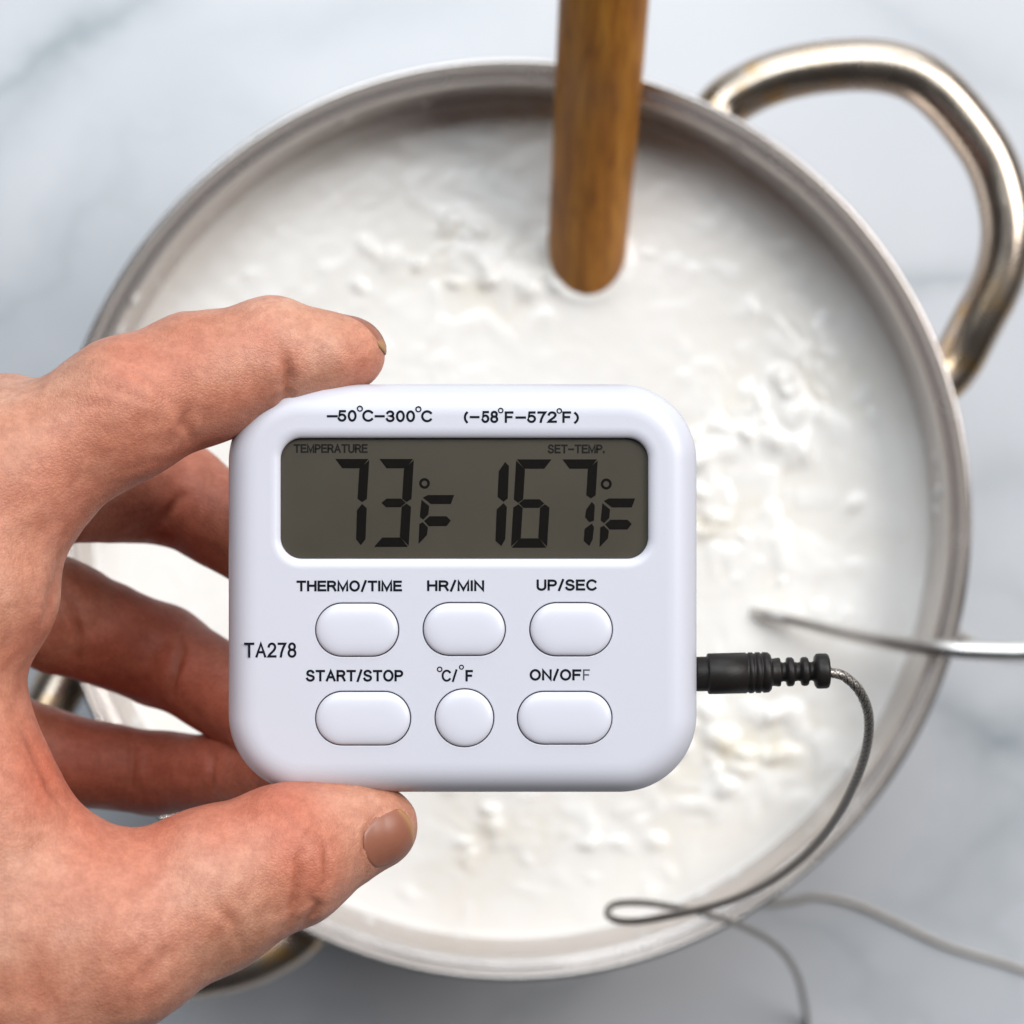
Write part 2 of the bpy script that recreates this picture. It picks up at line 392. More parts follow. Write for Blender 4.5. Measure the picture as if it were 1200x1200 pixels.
# ------------------------------------------------------------------ milk
MD = 0.5545                                   # depth of the milk below the lens
clusters = [(535, 300, 45, 1.0), (600, 345, 38, 0.9), (640, 315, 30, 0.5), (905, 490, 55, 1.2), (850, 575, 45, 1.2), (880, 640, 40, 0.8), (870, 860, 60, 1.3),
            (930, 880, 40, 0.8), (600, 955, 50, 1.0), (790, 935, 45, 0.8), (530, 1030, 45, 0.7), (950, 690, 45, 0.6), (1010, 640, 40, 0.4), (830, 300, 40, 0.35),
            (910, 340, 45, 0.5), (960, 430, 45, 0.5), (345, 325, 50, 0.3), (720, 1010, 60, 0.4), (430, 210, 60, 0.25), (1000, 470, 40, 0.35), (480, 420, 40, 0.3)]
MR = 106.3 * mm + GR
mc = Vector((PC.x, PC.y, HC - MD))
nr, na = 250, 560
rr_ = np.linspace(0.002, 1, nr) ** 0.8 * MR; aa = np.linspace(0, 2 * np.pi, na, endpoint=False)
X = mc.x + rr_[:, None] * np.cos(aa); Y = mc.y + rr_[:, None] * np.sin(aa)
LUMPS = []
SPOON = tuple(P(687, 306, 0.5545))[:2]
for k in range(85):
    cx, cy, s_, w = clusters[int(RNG.choice(len(clusters), p=np.array([c[3] * c[2] for c in clusters]) / sum(c[3] * c[2] for c in clusters)))]
    LUMPS.append((cx + RNG.normal() * s_ * 0.9, cy + RNG.normal() * s_ * 0.8, RNG.uniform(5, 13) * (0.6 + 0.4 * w), RNG.uniform(0.5, 0.9), RNG.uniform(-0.9, 0.9), RNG.uniform(0.3, 1.0) * w))
def milk_h(X, Y):
    px = X / (PIX * MD) + 600; py = 600 - Y / (PIX * MD)
    m = np.zeros_like(X)
    for cx, cy, s_, w in clusters:
        m += w * np.exp(-(((px - cx) * 0.9) ** 2 + (py - cy) ** 2) / (2 * s_ ** 2))
    m = np.clip(m, 0, 1.2)
    wx = X + 0.003 * vnoise(X * 120, Y * 120, 31); wy = Y + 0.003 * vnoise(X * 120, Y * 120, 32)
    big = vnoise(wx * 95, wy * 95, 1); mid = vnoise(wx * 210, wy * 210, 2); fine = vnoise(wx * 480, wy * 480, 3); ff = vnoise(wx * 900, wy * 900, 4)
    lump = np.maximum(0, big * 0.6 + mid * 0.5 + 0.12) + 0.16 * np.abs(mid) + 0.12 * np.abs(fine) + 0.05 * np.abs(ff)
    flat = 0.00006 * mid + 0.00003 * fine + 0.00012 * np.maximum(0, vnoise(wx * 60, wy * 60, 8) - 0.25) * (1 + np.abs(fine))
    L_ = np.zeros_like(X)
    px = px + 2.2 * fine + 0.8 * ff; py = py + 3.0 * mid
    for lx, ly, ls, asp, ang, lw in LUMPS:
        u = (px - lx) * math.cos(ang) + (py - ly) * math.sin(ang); v = -(px - lx) * math.sin(ang) + (py - ly) * math.cos(ang)
        q = (u / ls) ** 2 + (v / (ls * asp)) ** 2
        L_ = np.maximum(L_, lw * np.exp(-0.5 * q ** 1.4) * min(1.0, ls / 9))
        sx_, sy_ = SPOON
    ds = np.hypot(X - sx_, Y - sy_) - 0.0105
    men = 0.0012 * np.exp(-np.maximum(ds, 0) / 0.0016)
    return m * lump * 0.0008 + 0.0019 * L_ + flat + men, m, lump
H, Mk, Lp = milk_h(X, Y)
edge = np.clip((rr_[:, None] - 0.98 * MR) / (0.02 * MR), 0, 1)
H = H * (1 - edge) + edge ** 2 * 0.0008
V = np.stack([X, Y, mc.z + H], -1).reshape(-1, 3)
i = np.arange(nr - 1)[:, None] * na; j = np.arange(na)[None]; j2 = (j + 1) % na
F = np.stack([i + j, i + j2, i + na + j2, i + na + j], -1).reshape(-1, 4).tolist() + [list(range(na))[::-1]]
milk = mesh_obj('milk', V, F, M_milk)
tag(milk, 'white curdling milk with soft lumps filling the steel pot', 'milk')
whey = np.clip(Mk * 0.5 * np.clip(0.25 - Lp, 0, 1) * 2.2, 0, 0.5)
pxm = X / (PIX * MD) + 600; pym = 600 - Y / (PIX * MD)
for wx_, wy_, ws_, ww in ((872, 872, 30, 0.5), (830, 612, 24, 0.3), (625, 135, 30, 0.5), (560, 338, 14, 0.22), (600, 975, 30, 0.2)):
    whey += ww * np.exp(-((pxm - wx_) ** 2 + ((pym - wy_) * 1.8) ** 2) / (2 * ws_ ** 2)) * np.clip(0.7 + vnoise(X * 260, Y * 260, 9), 0, 1)
set_attr(milk, 'whey', np.clip(whey, 0, 0.8))
def blob(bm, loc, sx, sy, sz, rot, seed, sub=2):
    r = bmesh.ops.create_icosphere(bm, subdivisions=sub, radius=1.0)
    rs = np.random.default_rng(seed); ph = rs.uniform(0, 6.28, 6)
    M = Matrix.Translation(loc) @ Matrix.Rotation(rot, 4, 'Z')
    for v in r['verts']:
        c = v.co
        k = 1 + 0.22 * math.sin(3.1 * c.x + ph[0]) * math.sin(2.7 * c.y + ph[1]) + 0.16 * math.sin(5.3 * c.y + ph[2] + 2 * c.z) + 0.12 * math.sin(7 * c.x + ph[3] + c.y * 3)
        v.co = M @ Vector((c.x * sx * k, c.y * sy * k, c.z * sz * k))
bm = bmesh.new()                             # dried splashes on the wall above the milk
for k in range(70):
    a = RNG.uniform(0, 2 * math.pi); r = 105.9 * mm + GR; z = mc.z + abs(RNG.normal()) * 7 * mm + 1 * mm
    if z > RIMZ - 7 * mm: continue
    sz = RNG.uniform(0.4, 1.3) * mm
    blob(bm, Vector((mc.x + r * math.cos(a), mc.y + r * math.sin(a), z)), sz * 0.35, sz * RNG.uniform(0.8, 2.2), sz, a, 900 + k)
for (sx_, sy_, dz) in ((120, 378, 20), (158, 352, 22), (402, 136, 18), (862, 172, 20), (925, 228, 16), (1098, 575, 14), (1093, 540, 12), (1102, 600, 10)):
    a = math.atan2(-(sy_ - 609), sx_ - 598.5); r = 105.9 * mm + GR
    blob(bm, Vector((mc.x + r * math.cos(a), mc.y + r * math.sin(a), mc.z + dz * mm)), 0.5 * mm, 2.2 * mm, 1.8 * mm, a, int(sx_))
me = bpy.data.meshes.new('splashes'); bm.to_mesh(me); bm.free()
tag(new_obj('splashes', me, M_milk, milk), kind='stuff')

# ------------------------------------------------------------------ wooden spoon
a0 = P(687, 306, 0.558); a1 = P(700, 120, 0.518); a2 = P(709, -20, 0.488)
dr = (a2 - a0).normalized()
pts = [a0 - dr * 0.06, a0, a1, a2, a2 + dr * 0.12, a2 + dr * 0.135]
path, s = resample(catmull(pts, 30), 0.002)
rad = 0.0104 + 0.0001 * np.sin(s * 60); rad[-6:] *= np.sqrt(np.linspace(1, 0.15, 6))
V, F = sweep(path, rad, 40)
sp = tag(empty('wooden_spoon', tuple(path[0])), 'brown wooden spoon handle standing in the milk against the far rim', 'spoon')
mesh_obj('handle', V, F, M_wood, sp)
bx = path[0]; V, F = [], []                  # the bowl of the spoon under the milk
bm = bmesh.new(); bmesh.ops.create_uvsphere(bm, u_segments=24, v_segments=14, radius=1.0)
for v in bm.verts:
    z = v.co.z
    v.co = Vector((v.co.x * 0.021, v.co.y * 0.026, (z if z < 0 else -0.35 * (1 - v.co.x ** 2 - v.co.y ** 2) * z) * 0.008))
    v.co = v.co + Vector((0, -0.016, 0.0))
me = bpy.data.meshes.new('bowl'); bm.to_mesh(me); bm.free()
new_obj('bowl', me, M_wood, sp)

# ------------------------------------------------------------------ thermometer
FD = 0.342                                   # depth of its front face
K = PIX * FD                                 # metres per pixel on the face
FZ = HC - FD
TH = 0.0175
ther = tag(empty('thermometer', tuple(P(542, 689, FD) - Vector((0, 0, TH)))), 'white digital thermometer with grey screen reading 73 and 167 held over pot', 'thermometer')
def fx(px): return (px - 600) * K
def fy(py): return -(py - 600) * K
def rring(x0, x1, y0, y1, r, off=0.0, n=14):
    """rounded rectangle in metres, grown by off; y0 is the lower edge"""
    x0 -= off; x1 += off; y0 -= off; y1 += off
    r = max(0.00005, min(r + off, (x1 - x0) / 2 - 1e-6, (y1 - y0) / 2 - 1e-6))
    out = []
    for cx, cy, a in ((x1 - r, y1 - r, 0), (x0 + r, y1 - r, 90), (x0 + r, y0 + r, 180), (x1 - r, y0 + r, 270)):
        for k in range(n):
            t = math.radians(a + 90 * k / (n - 1)); out.append((cx + r * math.cos(t), cy + r * math.sin(t)))
    return out
def pxring(a, b, c, d, r, off=0.0, n=14):
    return rring(fx(a), fx(b), fy(d), fy(c), r * K, off, n)
def loft(rings, zs, base=0):
    V, F = [], []; n = len(rings[0])
    for ring, z in zip(rings, zs):
        for x, y in ring: V.append((x, y, z))
    for i in range(len(rings) - 1):
        for k in range(n):
            k2 = (k + 1) % n
            F.append((base + i * n + k, base + i * n + k2, base + (i + 1) * n + k2, base + (i + 1) * n + k))
    return V, F
# the outline is widest a few mm behind the face, so size it there
ks = (FD + 0.006) / FD
def wid(p): return 600 + (p - 600) * ks
box = (wid(268.5), wid(816), wid(450.5), wid(927.5), 92)
nc = 24
V, F = [], []
insets, deps = [], []
for a in np.linspace(0, 90, 12):             # front rounding
    t = math.radians(a); insets.append(5.2 * mm * (1 - math.sin(t) ** 0.9)); deps.append(6.2 * mm * (1 - math.cos(t) ** 0.9))
insets += [0.0, 0.0]; deps += [9.3 * mm, 9.35 * mm]
seam = len(insets)
insets += [0.25 * mm, 0.25 * mm, 0.0]; deps += [9.4 * mm, 9.7 * mm, 9.8 * mm]
for a in np.linspace(20, 90, 6):
    t = math.radians(a); insets.append(3.5 * mm * (1 - math.cos(t))); deps.append(TH - 5 * mm * (1 - math.sin(t)))
insets = [5.5 * mm] + insets; deps = [0.0] + deps
rings = [pxring(*box, -i_, nc) for i_ in insets]
v, f = loft(rings, [FZ - d for d in deps]); V += v; F += f
F.append([len(V) - len(rings[0]) + k for k in range(len(rings[0]))])
outer_idx = list(range(len(rings[0])))
buttons = [(369.5, 467.5, 706.5, 769.5, 31.5), (495.5, 592.5, 706, 768.5, 31.2), (620.5, 718, 706, 769, 31.5),
           (369.5, 481.5, 810, 873.5, 31.7), (509.5, 579, 807, 875.5, 34.7), (606, 717.5, 810, 872.5, 31.2)]
screen = (328, 760, 513, 655, 25)
loops = [outer_idx]
def hole(spec, profile):
    global V, F
    b = len(V); rg = [pxring(*spec, off, 14) for off, _ in profile]
    v, f = loft(rg, [FZ - d for _, d in profile], b); V += v; F += f
    loops.append(list(range(b, b + len(rg[0]))))
hole(screen, [(1.75 * mm, 0), (1.65 * mm, 0)] + [(1.65 * mm * (1 - math.sin(math.radians(a))), 1.0 * mm * (1 - math.cos(math.radians(a)))) for a in range(10, 91, 10)] + [(0, 1.75 * mm)])
for bspec in buttons:
    hole(bspec, [(0.30 * mm, 0), (0.2 * mm, 0), (0.12 * mm, 0.02 * mm), (0.05 * mm, 0.09 * mm), (0.03 * mm, 0.18 * mm), (0.03 * mm, 1.4 * mm)])
flat = [i_ for lp in loops for i_ in lp]
for tri in tessellate_polygon([[Vector((V[i_][0], V[i_][1], 0)) for i_ in lp] for lp in loops]):
    F.append([flat[k] for k in tri])
mesh_obj('case', V, F, M_case, ther)
# screen
rg = [pxring(*screen, 0.02 * mm, 14)]
v = [(x, y, FZ - 1.6 * mm) for x, y in rg[0]]
scr = mesh_obj('screen', v, [list(range(len(v)))], M_lcd, ther, smooth=False)
r1_, r2_ = pxring(*screen, -0.02 * mm, 14), pxring(*screen, -0.02 * mm, 14)
v, f = loft([r1_, r2_], [FZ - 0.95 * mm, FZ - 1.25 * mm]); n = len(r1_)
f += [list(range(n)), list(range(n, 2 * n))[::-1]]
mesh_obj('clear_window', v, f, M_pane, ther, smooth=False)
# buttons
def pillow(spec):
    prof_ = [(-0.13 * mm, -1.3 * mm), (-0.13 * mm, 0.18 * mm), (-0.17 * mm, 0.32 * mm), (-0.30 * mm, 0.46 * mm), (-0.55 * mm, 0.60 * mm), (-0.95 * mm, 0.72 * mm), (-1.5 * mm, 0.82 * mm), (-2.2 * mm, 0.89 * mm), (-3.1 * mm, 0.93 * mm), (-3.8 * mm, 0.94 * mm)]
    rg = [pxring(*spec, o_, 14) for o_, _ in prof_]
    v, f = loft(rg, [FZ + z - 0.1 * mm for _, z in prof_]); n = len(rg[0])
    f.append([len(v) - n + k for k in range(n)]); f.append(list(range(n))[::-1])
    return v, f
names_b = ['oval', 'oval', 'oval', 'long oval', 'round', 'long oval']
for bspec in buttons:
    v, f = pillow(bspec); o = mesh_obj('button', v, f, M_button, ther)
    if bspec[0] == 509.5: tag(o, 'small round button under the degree sign lettering')
# print
def arc(cx, cy, rx, ry, a0, a1, n=10):
    return [(cx + rx * math.cos(math.radians(a0 + (a1 - a0) * k / n)), cy + ry * math.sin(math.radians(a0 + (a1 - a0) * k / n))) for k in range(n + 1)]
GLYPH = {                                    # centre lines on a cap height of 1: (width, strokes)
 'T': (.62, [[(0, 1), (.62, 1)], [(.31, 1), (.31, 0)]]),
 'H': (.62, [[(0, 0), (0, 1)], [(.62, 0), (.62, 1)], [(0, .53), (.62, .53)]]),
 'E': (.54, [[(.54, 1), (0, 1), (0, 0), (.56, 0)], [(0, .53), (.5, .53)]]),
 'F': (.52, [[(.54, 1), (0, 1), (0, 0)], [(0, .50), (.46, .50)]]),
 'R': (.60, [[(0, 0), (0, 1)] + [(.32, 1)] + arc(.34, .745, .24, .255, 85, -85) + [(.32, .49), (0, .49)], [(.32, .49), (.44, .38), (.60, 0)]]),
 'P': (.56, [[(0, 0), (0, 1)] + [(.32, 1)] + arc(.32, .73, .25, .27, 85, -85) + [(.32, .46), (0, .46)]]),
 'M': (.74, [[(0, 0), (0, 1), (.37, .04), (.74, 1), (.74, 0)]]),
 'N': (.60, [[(0, 0), (0, 1), (.60, 0), (.60, 1)]]),
 'O': (.72, [arc(.36, .5, .36, .53, 90, 450, 26)]),
 'C': (.66, [arc(.37, .5, .37, .53, 42, 318, 20)]),
 'U': (.60, [[(0, 1), (0, .32)] + arc(.30, .30, .30, .33, 180, 360, 12) + [(.60, .32), (.60, 1)]]),
 'S': (.58, [arc(.29, .755, .26, .275, 22, 200, 10)[:-1] + [(.07, .62), (.20, .54), (.40, .47), (.53, .40)] + arc(.29, .245, .29, .275, 20, -165, 10)]),
 'I': (.0, [[(0, 0), (0, 1)]]),
 'A': (.66, [[(0, 0), (.33, 1), (.66, 0)], [(.115, .33), (.545, .33)]]),
 '/': (.30, [[(0, -.06), (.30, 1.06)]]),
 '-': (.55, [[(0, .45), (.55, .45)]]),
 '.': (.05, [[(0, 0), (0, .12)]]),
 '0': (.52, [arc(.26, .5, .26, .52, 90, 450, 24)]),
 '1': (.25, [[(0, .78), (.25, 1), (.25, 0)]]),
 '2': (.52, [arc(.26, .73, .25, .28, 170, -20, 10) + [(.40, .46), (.08, .14), (0, 0), (.53, 0)]]),
 '3': (.52, [arc(.26, .755, .23, .26, 160, -80, 12)[:-1] + [(.20, .53), (.30, .52)] + arc(.26, .26, .26, .28, 75, -165, 12)]),
 '5': (.52, [[(.48, 1), (.11, 1), (.05, .50)] + arc(.26, .31, .26, .33, 135, -160, 14)]),
 '7': (.50, [[(0, 1), (.50, 1), (.34, .66), (.22, .3), (.17, 0)]]),
 '8': (.52, [arc(.26, .765, .22, .255, 90, 450, 18), arc(.26, .26, .26, .28, 90, 450, 20)]),
 '(': (.16, [arc(.36, .42, .36, .66, 130, 230, 10)]),
 ')': (.16, [arc(-.20, .42, .36, .66, 50, -50, 10)]),
}
def text(body, x0, x1, yt, yb, z, material, w=2.7, gap=0.27, parent=ther, name='lettering'):
    """lettering fitted to the photo box: strokes w photo pixels wide, cap height yt..yb"""
    xs, x = [], 0.0
    for k, ch in enumerate(body):
        xs.append(x); x += GLYPH[ch][0] + gap * (1.0 if ch in '/' or (k + 1 < len(body) and body[k + 1] == '/') else 1)
        if k == len(body) - 1: total = xs[-1] + GLYPH[ch][0]
    cap = yb - yt - w; sx = (x1 - x0 - w) / max(total, 1e-6) if total > 0 else 1
    V, F = [], []; lay = 0
    for ch, gx in zip(body, xs):
        for st in GLYPH[ch][1]:
            p = np.array([(x0 + w / 2 + (gx + u) * sx, yb - w / 2 - v * cap) for u, v in st])
            closed = np.hypot(*(p[0] - p[-1])) < 1e-6
            if closed: p = p[:-1]
            n = len(p); b = len(V)
            for k in range(n):
                if closed: a, c = p[k - 1], p[(k + 1) % n]
                else: a, c = p[max(k - 1, 0)], p[min(k + 1, n - 1)]
                d1 = p[k] - a; d2 = c - p[k]
                if np.hypot(*d1) < 1e-9: d1 = d2
                if np.hypot(*d2) < 1e-9: d2 = d1
                d1 = d1 / np.hypot(*d1); d2 = d2 / np.hypot(*d2)
                t = d1 + d2; t /= np.hypot(*t) + 1e-9; nn = np.array([-t[1], t[0]])
                m = w / 2 / max(0.45, float(nn @ np.array([-d1[1], d1[0]])))
                ext = np.zeros(2)
                if not closed and k == 0: ext = -d2 * w / 2 * 0.98
                if not closed and k == n - 1: ext = d1 * w / 2 * 0.98
                for sgn in (1, -1):
                    q = p[k] + nn * m * sgn + ext
                    V.append((fx(q[0]), fy(q[1]), z + 0.00002 + lay * 1.5e-6))
            for k in range(n if closed else n - 1):
                k2 = (k + 1) % n
                F.append((b + 2 * k, b + 2 * k + 1, b + 2 * k2 + 1, b + 2 * k2))
            lay = (lay + 1) % 6
    return mesh_obj(name, V, F, material, parent, smooth=False)
def ring_mark(cx, cy, r, w, z, material, parent=ther, name='degree_mark', sy=1.0):
    n = 28; v, f = [], []
    for k in range(n):
        a = 2 * math.pi * k / n
        for q in (r - w / 2, r + w / 2):
            v.append((fx(cx + q * math.cos(a)), fy(cy + q * sy * math.sin(a)), z))
    for k in range(n):
        k2 = (k + 1) % n; f.append((2 * k, 2 * k + 1, 2 * k2 + 1, 2 * k2))
    b = len(v); v += [(x, y, zz - 0.00003) for x, y, zz in v]
    f += [tuple(b + q for q in ff[::-1]) for ff in f]
    for k in range(n):
        k2 = (k + 1) % n
        f.append((2 * k + 1, b + 2 * k + 1, b + 2 * k2 + 1, 2 * k2 + 1)); f.append((2 * k, 2 * k2, b + 2 * k2, b + 2 * k))
    return mesh_obj(name, v, f, material, parent, smooth=False)
ZP = FZ + 0.00002
text('-', 383, 396, 480.5, 494, ZP, M_ink)
text('50', 395.5, 418, 480.5, 494, ZP, M_ink); ring_mark(421.8, 478.8, 2.9, 1.5, ZP + 3e-5, M_ink)
text('C', 424.5, 437.5, 480.5, 494, ZP, M_ink)
text('-', 439, 451, 480.5, 494, ZP, M_ink)
text('300', 452, 486.5, 481, 494.5, ZP, M_ink); ring_mark(490.4, 479.5, 2.9, 1.5, ZP + 3e-5, M_ink)
text('C', 493.5, 506.5, 481, 494.5, ZP, M_ink)
text('(', 543.5, 549, 481.5, 495, ZP, M_ink); text('-', 550.5, 562, 481.5, 495, ZP, M_ink)
text('58', 564, 584, 481.5, 495.5, ZP, M_ink); ring_mark(586.8, 481, 2.6, 1.4, ZP + 3e-5, M_ink)
text('F', 591.5, 601.5, 482, 495.5, ZP, M_ink); text('-', 604, 616.5, 482, 495.5, ZP, M_ink)
text('572', 617.5, 652.5, 482, 495.5, ZP, M_ink); ring_mark(655.5, 481.5, 2.6, 1.4, ZP + 3e-5, M_ink)
text('F', 659, 669, 482, 495.5, ZP, M_ink); text(')', 672, 678.5, 482, 495.5, ZP, M_ink)
text('THERMO/TIME', 347.5, 471, 680.3, 693, ZP, M_ink)
text('HR/MIN', 500.5, 567.5, 680, 692.7, ZP, M_ink)
text('UP/SEC', 628.8, 699.3, 679, 692, ZP, M_ink)
text('TA278', 286, 347.5, 753, 770.5, ZP, M_ink)
text('START/STOP', 358.5, 472.5, 785, 798.5, ZP, M_ink)
ring_mark(515.3, 784.3, 2.6, 1.4, ZP + 3e-5, M_ink); text('C/', 517.5, 536, 785, 798.5, ZP, M_ink, 2.4)
ring_mark(540.8, 781.8, 2.3, 1.3, ZP + 3e-5, M_ink); text('F', 545.5, 554, 785, 798.5, ZP, M_ink)
text('ON/OF', 620.7, 681, 784.3, 797.3, ZP, M_ink)
tag(text('F', 683.2, 691, 784.3, 797.3, ZP, M_ink_worn, 1.7), 'half worn away last letter of the off lettering')
ZS = FZ - 1.6 * mm + 0.00003
text('TEMPERATURE', 343, 430, 520, 530.5, ZS, M_lcd_print, 2.1)
text('SET-TEMP.', 642, 709.5, 520.5, 531, ZS, M_lcd_print, 2.1)
# liquid-crystal segments, each a bar of its own
def seg(pts):
    v = [(fx(x), fy(y), ZS + 0.00003) for x, y in pts]; n = len(v)
    v += [(x, y, z - 0.00003) for x, y, z in v]
    f = [list(range(n)), list(range(n, 2 * n))[::-1]] + [(k, n + k, n + (k + 1) % n, (k + 1) % n) for k in range(n)]
    mesh_obj('segment', v, f, M_segment, ther, smooth=False)
def seven(x, y0, y1, w, on, th=11.0, sl=0.060):
    """x = left of the cell at its top; the digit leans right by sl"""
    h = y1 - y0; g = 0.9; ym = (y0 + y1) / 2
    def q(u, yy): return (x + u - sl * (yy - y0), yy)
    S = {'a': [q(g, y0), q(w - g, y0), q(w - th * 0.8, y0 + th), q(th * 0.9, y0 + th), ],
         'd': [q(th * 0.9, y1 - th), q(w - th * 0.9, y1 - th), q(w - g, y1), q(g, y1)],
         'g': [q(th * .58, ym), q(th * 1.1, ym - th * .46), q(w - th * 1.1, ym - th * .46), q(w - th * .58, ym), q(w - th * 1.1, ym + th * .46), q(th * 1.1, ym + th * .46)],
         'b': [q(w, y0 + g * 1.5), q(w, ym - th * 0.42), q(w - th * 0.5, ym - g), q(w - th, ym - th * 0.45), q(w - th, y0 + th + g)],
         'c': [q(w, ym + th * 0.42), q(w, y1 - g * 1.5), q(w - th, y1 - th - g), q(w - th, ym + th * 0.45), q(w - th * 0.5, ym + g)],
         'f': [q(0, y0 + g * 1.5), q(th, y0 + th + g), q(th, ym - th * 0.45), q(th * 0.5, ym - g), q(0, ym - th * 0.42)],
         'e': [q(0, ym + th * 0.42), q(th * 0.5, ym + g), q(th, ym + th * 0.45), q(th, y1 - th - g), q(0, y1 - g * 1.5)]}
    for k in on: seg(S[k])
seven(391, 537.5, 641, 41, 'ab'); seg([(417.5, 598), (423.5, 590.5), (429, 595.5), (427.5, 632), (422, 639), (416.5, 632)])
seven(443, 537.5, 641, 41.5, 'abgcd')
ring_mark(497, 566.3, 4.8, 3.0, ZS + 0.00003, M_segment)
def small_f(x, y0):
    seg([(x + 10, y0), (x + 41, y0), (x + 37, y0 + 10.5), (x + 13.5, y0 + 10.5), (x + 4, y0 + 3)])
    seg([(x + 2.5, y0 + 5.5), (x + 11.5, y0 + 13), (x + 10.5, y0 + 23), (x + 4.5, y0 + 29), (x + 0.5, y0 + 26)])
    seg([(x + 5.5, y0 + 30.5), (x + 12, y0 + 25), (x + 32, y0 + 25), (x + 37, y0 + 30), (x + 32, y0 + 36.5), (x + 11, y0 + 36.5)])
    seg([(x + 0, y0 + 34), (x + 4, y0 + 32), (x + 10, y0 + 38), (x + 9, y0 + 47), (x - 1, y0 + 57.5)])
small_f(491, 580)
seg([(592, 541), (596.5, 546), (595, 584), (590, 588), (583, 582), (584.5, 552)])
seg([(590, 589.5), (594, 594), (592, 632), (587.5, 640), (580.5, 634), (582, 597)])
seven(605, 538, 642, 42.5, 'afgedc')
seven(658.5, 538, 632, 42.5, 'ab'); seg([(694, 588), (697.5, 592), (696.5, 610), (691, 612), (686, 606), (687.5, 597)])
seg([(694, 613.5), (696.5, 618), (695, 632), (691, 640), (684.5, 634), (685.5, 620)])
small_f(704, 584); ring_mark(711, 567, 5.0, 3.0, ZS + 0.00003, M_segment)

# ------------------------------------------------------------------ temperature probe: plug, braided cable, steel rod
pb0 = P(814, 790, FD + 0.0095)
probe = tag(empty('temperature_probe', tuple(pb0)), 'steel probe on braided cable with black plug in right side of thermometer', 'probe')
kp = PIX * (FD + 0.0095)
pr = [(0, 0), (0, 19.5), (3, 20.3), (14, 20.3), (15, 20.8), (15.3, 23.2), (17, 24), (60, 24.0), (60.5, 22.9), (63, 22.9), (63.5, 24), (68, 24), (68.5, 22.6), (71, 22.6), (71.5, 24), (76.5, 24),
      (77, 22.6), (79.5, 22.6), (80, 24.0), (86, 23.6), (89, 21), (90, 17), (91.5, 16.0), (98, 17), (100, 16.5), (101, 12.0), (104, 11.0), (107, 11.8), (108, 16.2), (110, 17.2), (114, 17), (116, 15.5), (117, 11.5), (121, 10.8), (124, 11.5),
      (125, 16), (127, 17), (131, 17), (133, 15.5), (134, 11.5), (137, 10.8), (139.5, 12), (141, 18), (143, 20.3), (146, 20.8), (154, 20.6), (156.5, 19.5), (157.5, 17), (157.5, 6), (155, 3.2), (150, 0.1)]
V, F = lathe([(r * kp, h * kp) for h, r in pr], 40, (0, 0, 0), axis='X')
Rm = Matrix.Rotation(math.radians(1.4), 4, 'Z')
V = [Rm @ Vector(v) + pb0 for v in V]
mesh_obj('plug', V, F, M_rubber, probe)
V, F = lathe([(0.0002, -3.5 * mm), (1.75 * mm, -3.5 * mm), (1.75 * mm, 1 * mm), (0.0002, 1 * mm)], 24, (pb0.x, pb0.y, pb0.z), axis='X')
mesh_obj('jack_pin', V, F, M_probe, probe)
CT = HC - 0.0011
cab = [(966, 787.3, .3515), (975, 788.5, .352), (990, 793, .353), (1008, 811, .355), (1018, 840, .360), (1015, 878, .368), (1001, 918, .380), (977, 962, .398), (942, 1003, .420), (900, 1034, .440), (852, 1056, .456), (800, 1070, .468),
       (750, 1079, .474), (722, 1078, .477), (712, 1070, .479), (720, 1060, .482), (750, 1058, .488), (795, 1064, .499), (838, 1074, .513), (880, 1090, .535), (915, 1113, .565), (934, 1143, .597), (942, 1175, .622), (945, 1198, CT - .001)]
run = [(945, 1235, CT), (985, 1300, CT), (1120, 1330, CT), (1260, 1290, CT), (1310, 1215, CT), (1262, 1162, CT), (1190, 1133, CT), (1110, 1108, CT), (1050, 1080, CT), (1005, 1060, CT), (960, 1050, CT), (925, 1056, CT)]
cabp = [tuple(P(*c)) for c in cab + run]
cc = Vector((PC.x, PC.y))
for deg, rr in ((-58.5, 135), (-62.0, 129.5), (-62.3, 124.5), (-59, 121), (-54, 120), (-47, 120), (-39, 120), (-30, 120), (-20, 120.5), (-13, 123)):
    a = math.radians(deg); cabp.append((cc.x + rr * mm * math.cos(a), cc.y + rr * mm * math.sin(a), 0.0011))   # tucked along the foot of the pot
for c in ((1170, 766, CT), (1260, 772, CT), (1330, 765, .60), (1365, 757, .555), (1345, 757, .521), (1325, 758, .515)):
    cabp.append(tuple(P(*c)))
path, s = resample(catmull(cabp, 24), 0.00020)
nseg = 24
NB = 8
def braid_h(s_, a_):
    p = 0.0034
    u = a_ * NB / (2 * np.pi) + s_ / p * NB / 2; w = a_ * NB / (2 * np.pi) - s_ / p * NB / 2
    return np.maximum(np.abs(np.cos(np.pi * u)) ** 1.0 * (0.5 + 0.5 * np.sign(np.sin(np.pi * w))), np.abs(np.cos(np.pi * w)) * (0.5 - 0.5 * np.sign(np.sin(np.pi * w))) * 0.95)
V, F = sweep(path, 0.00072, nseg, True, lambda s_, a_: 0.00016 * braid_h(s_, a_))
sl = np.concatenate([[0], np.cumsum(np.linalg.norm(np.diff(path, axis=0), axis=1))])
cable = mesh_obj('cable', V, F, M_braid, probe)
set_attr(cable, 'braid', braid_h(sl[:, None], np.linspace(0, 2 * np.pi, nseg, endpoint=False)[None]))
rodp = [(800, 705, .590), (860, 712, .564), (890, 719, .5530), (930, 728, .548), (985, 741, .539), (1050, 754, .528), (1110, 760.5, .5205), (1180, 763.5, .517), (1250, 762, .5155), (1330, 758, .515)]
path, s = resample(catmull([tuple(P(*c)) for c in rodp], 20), 0.001)
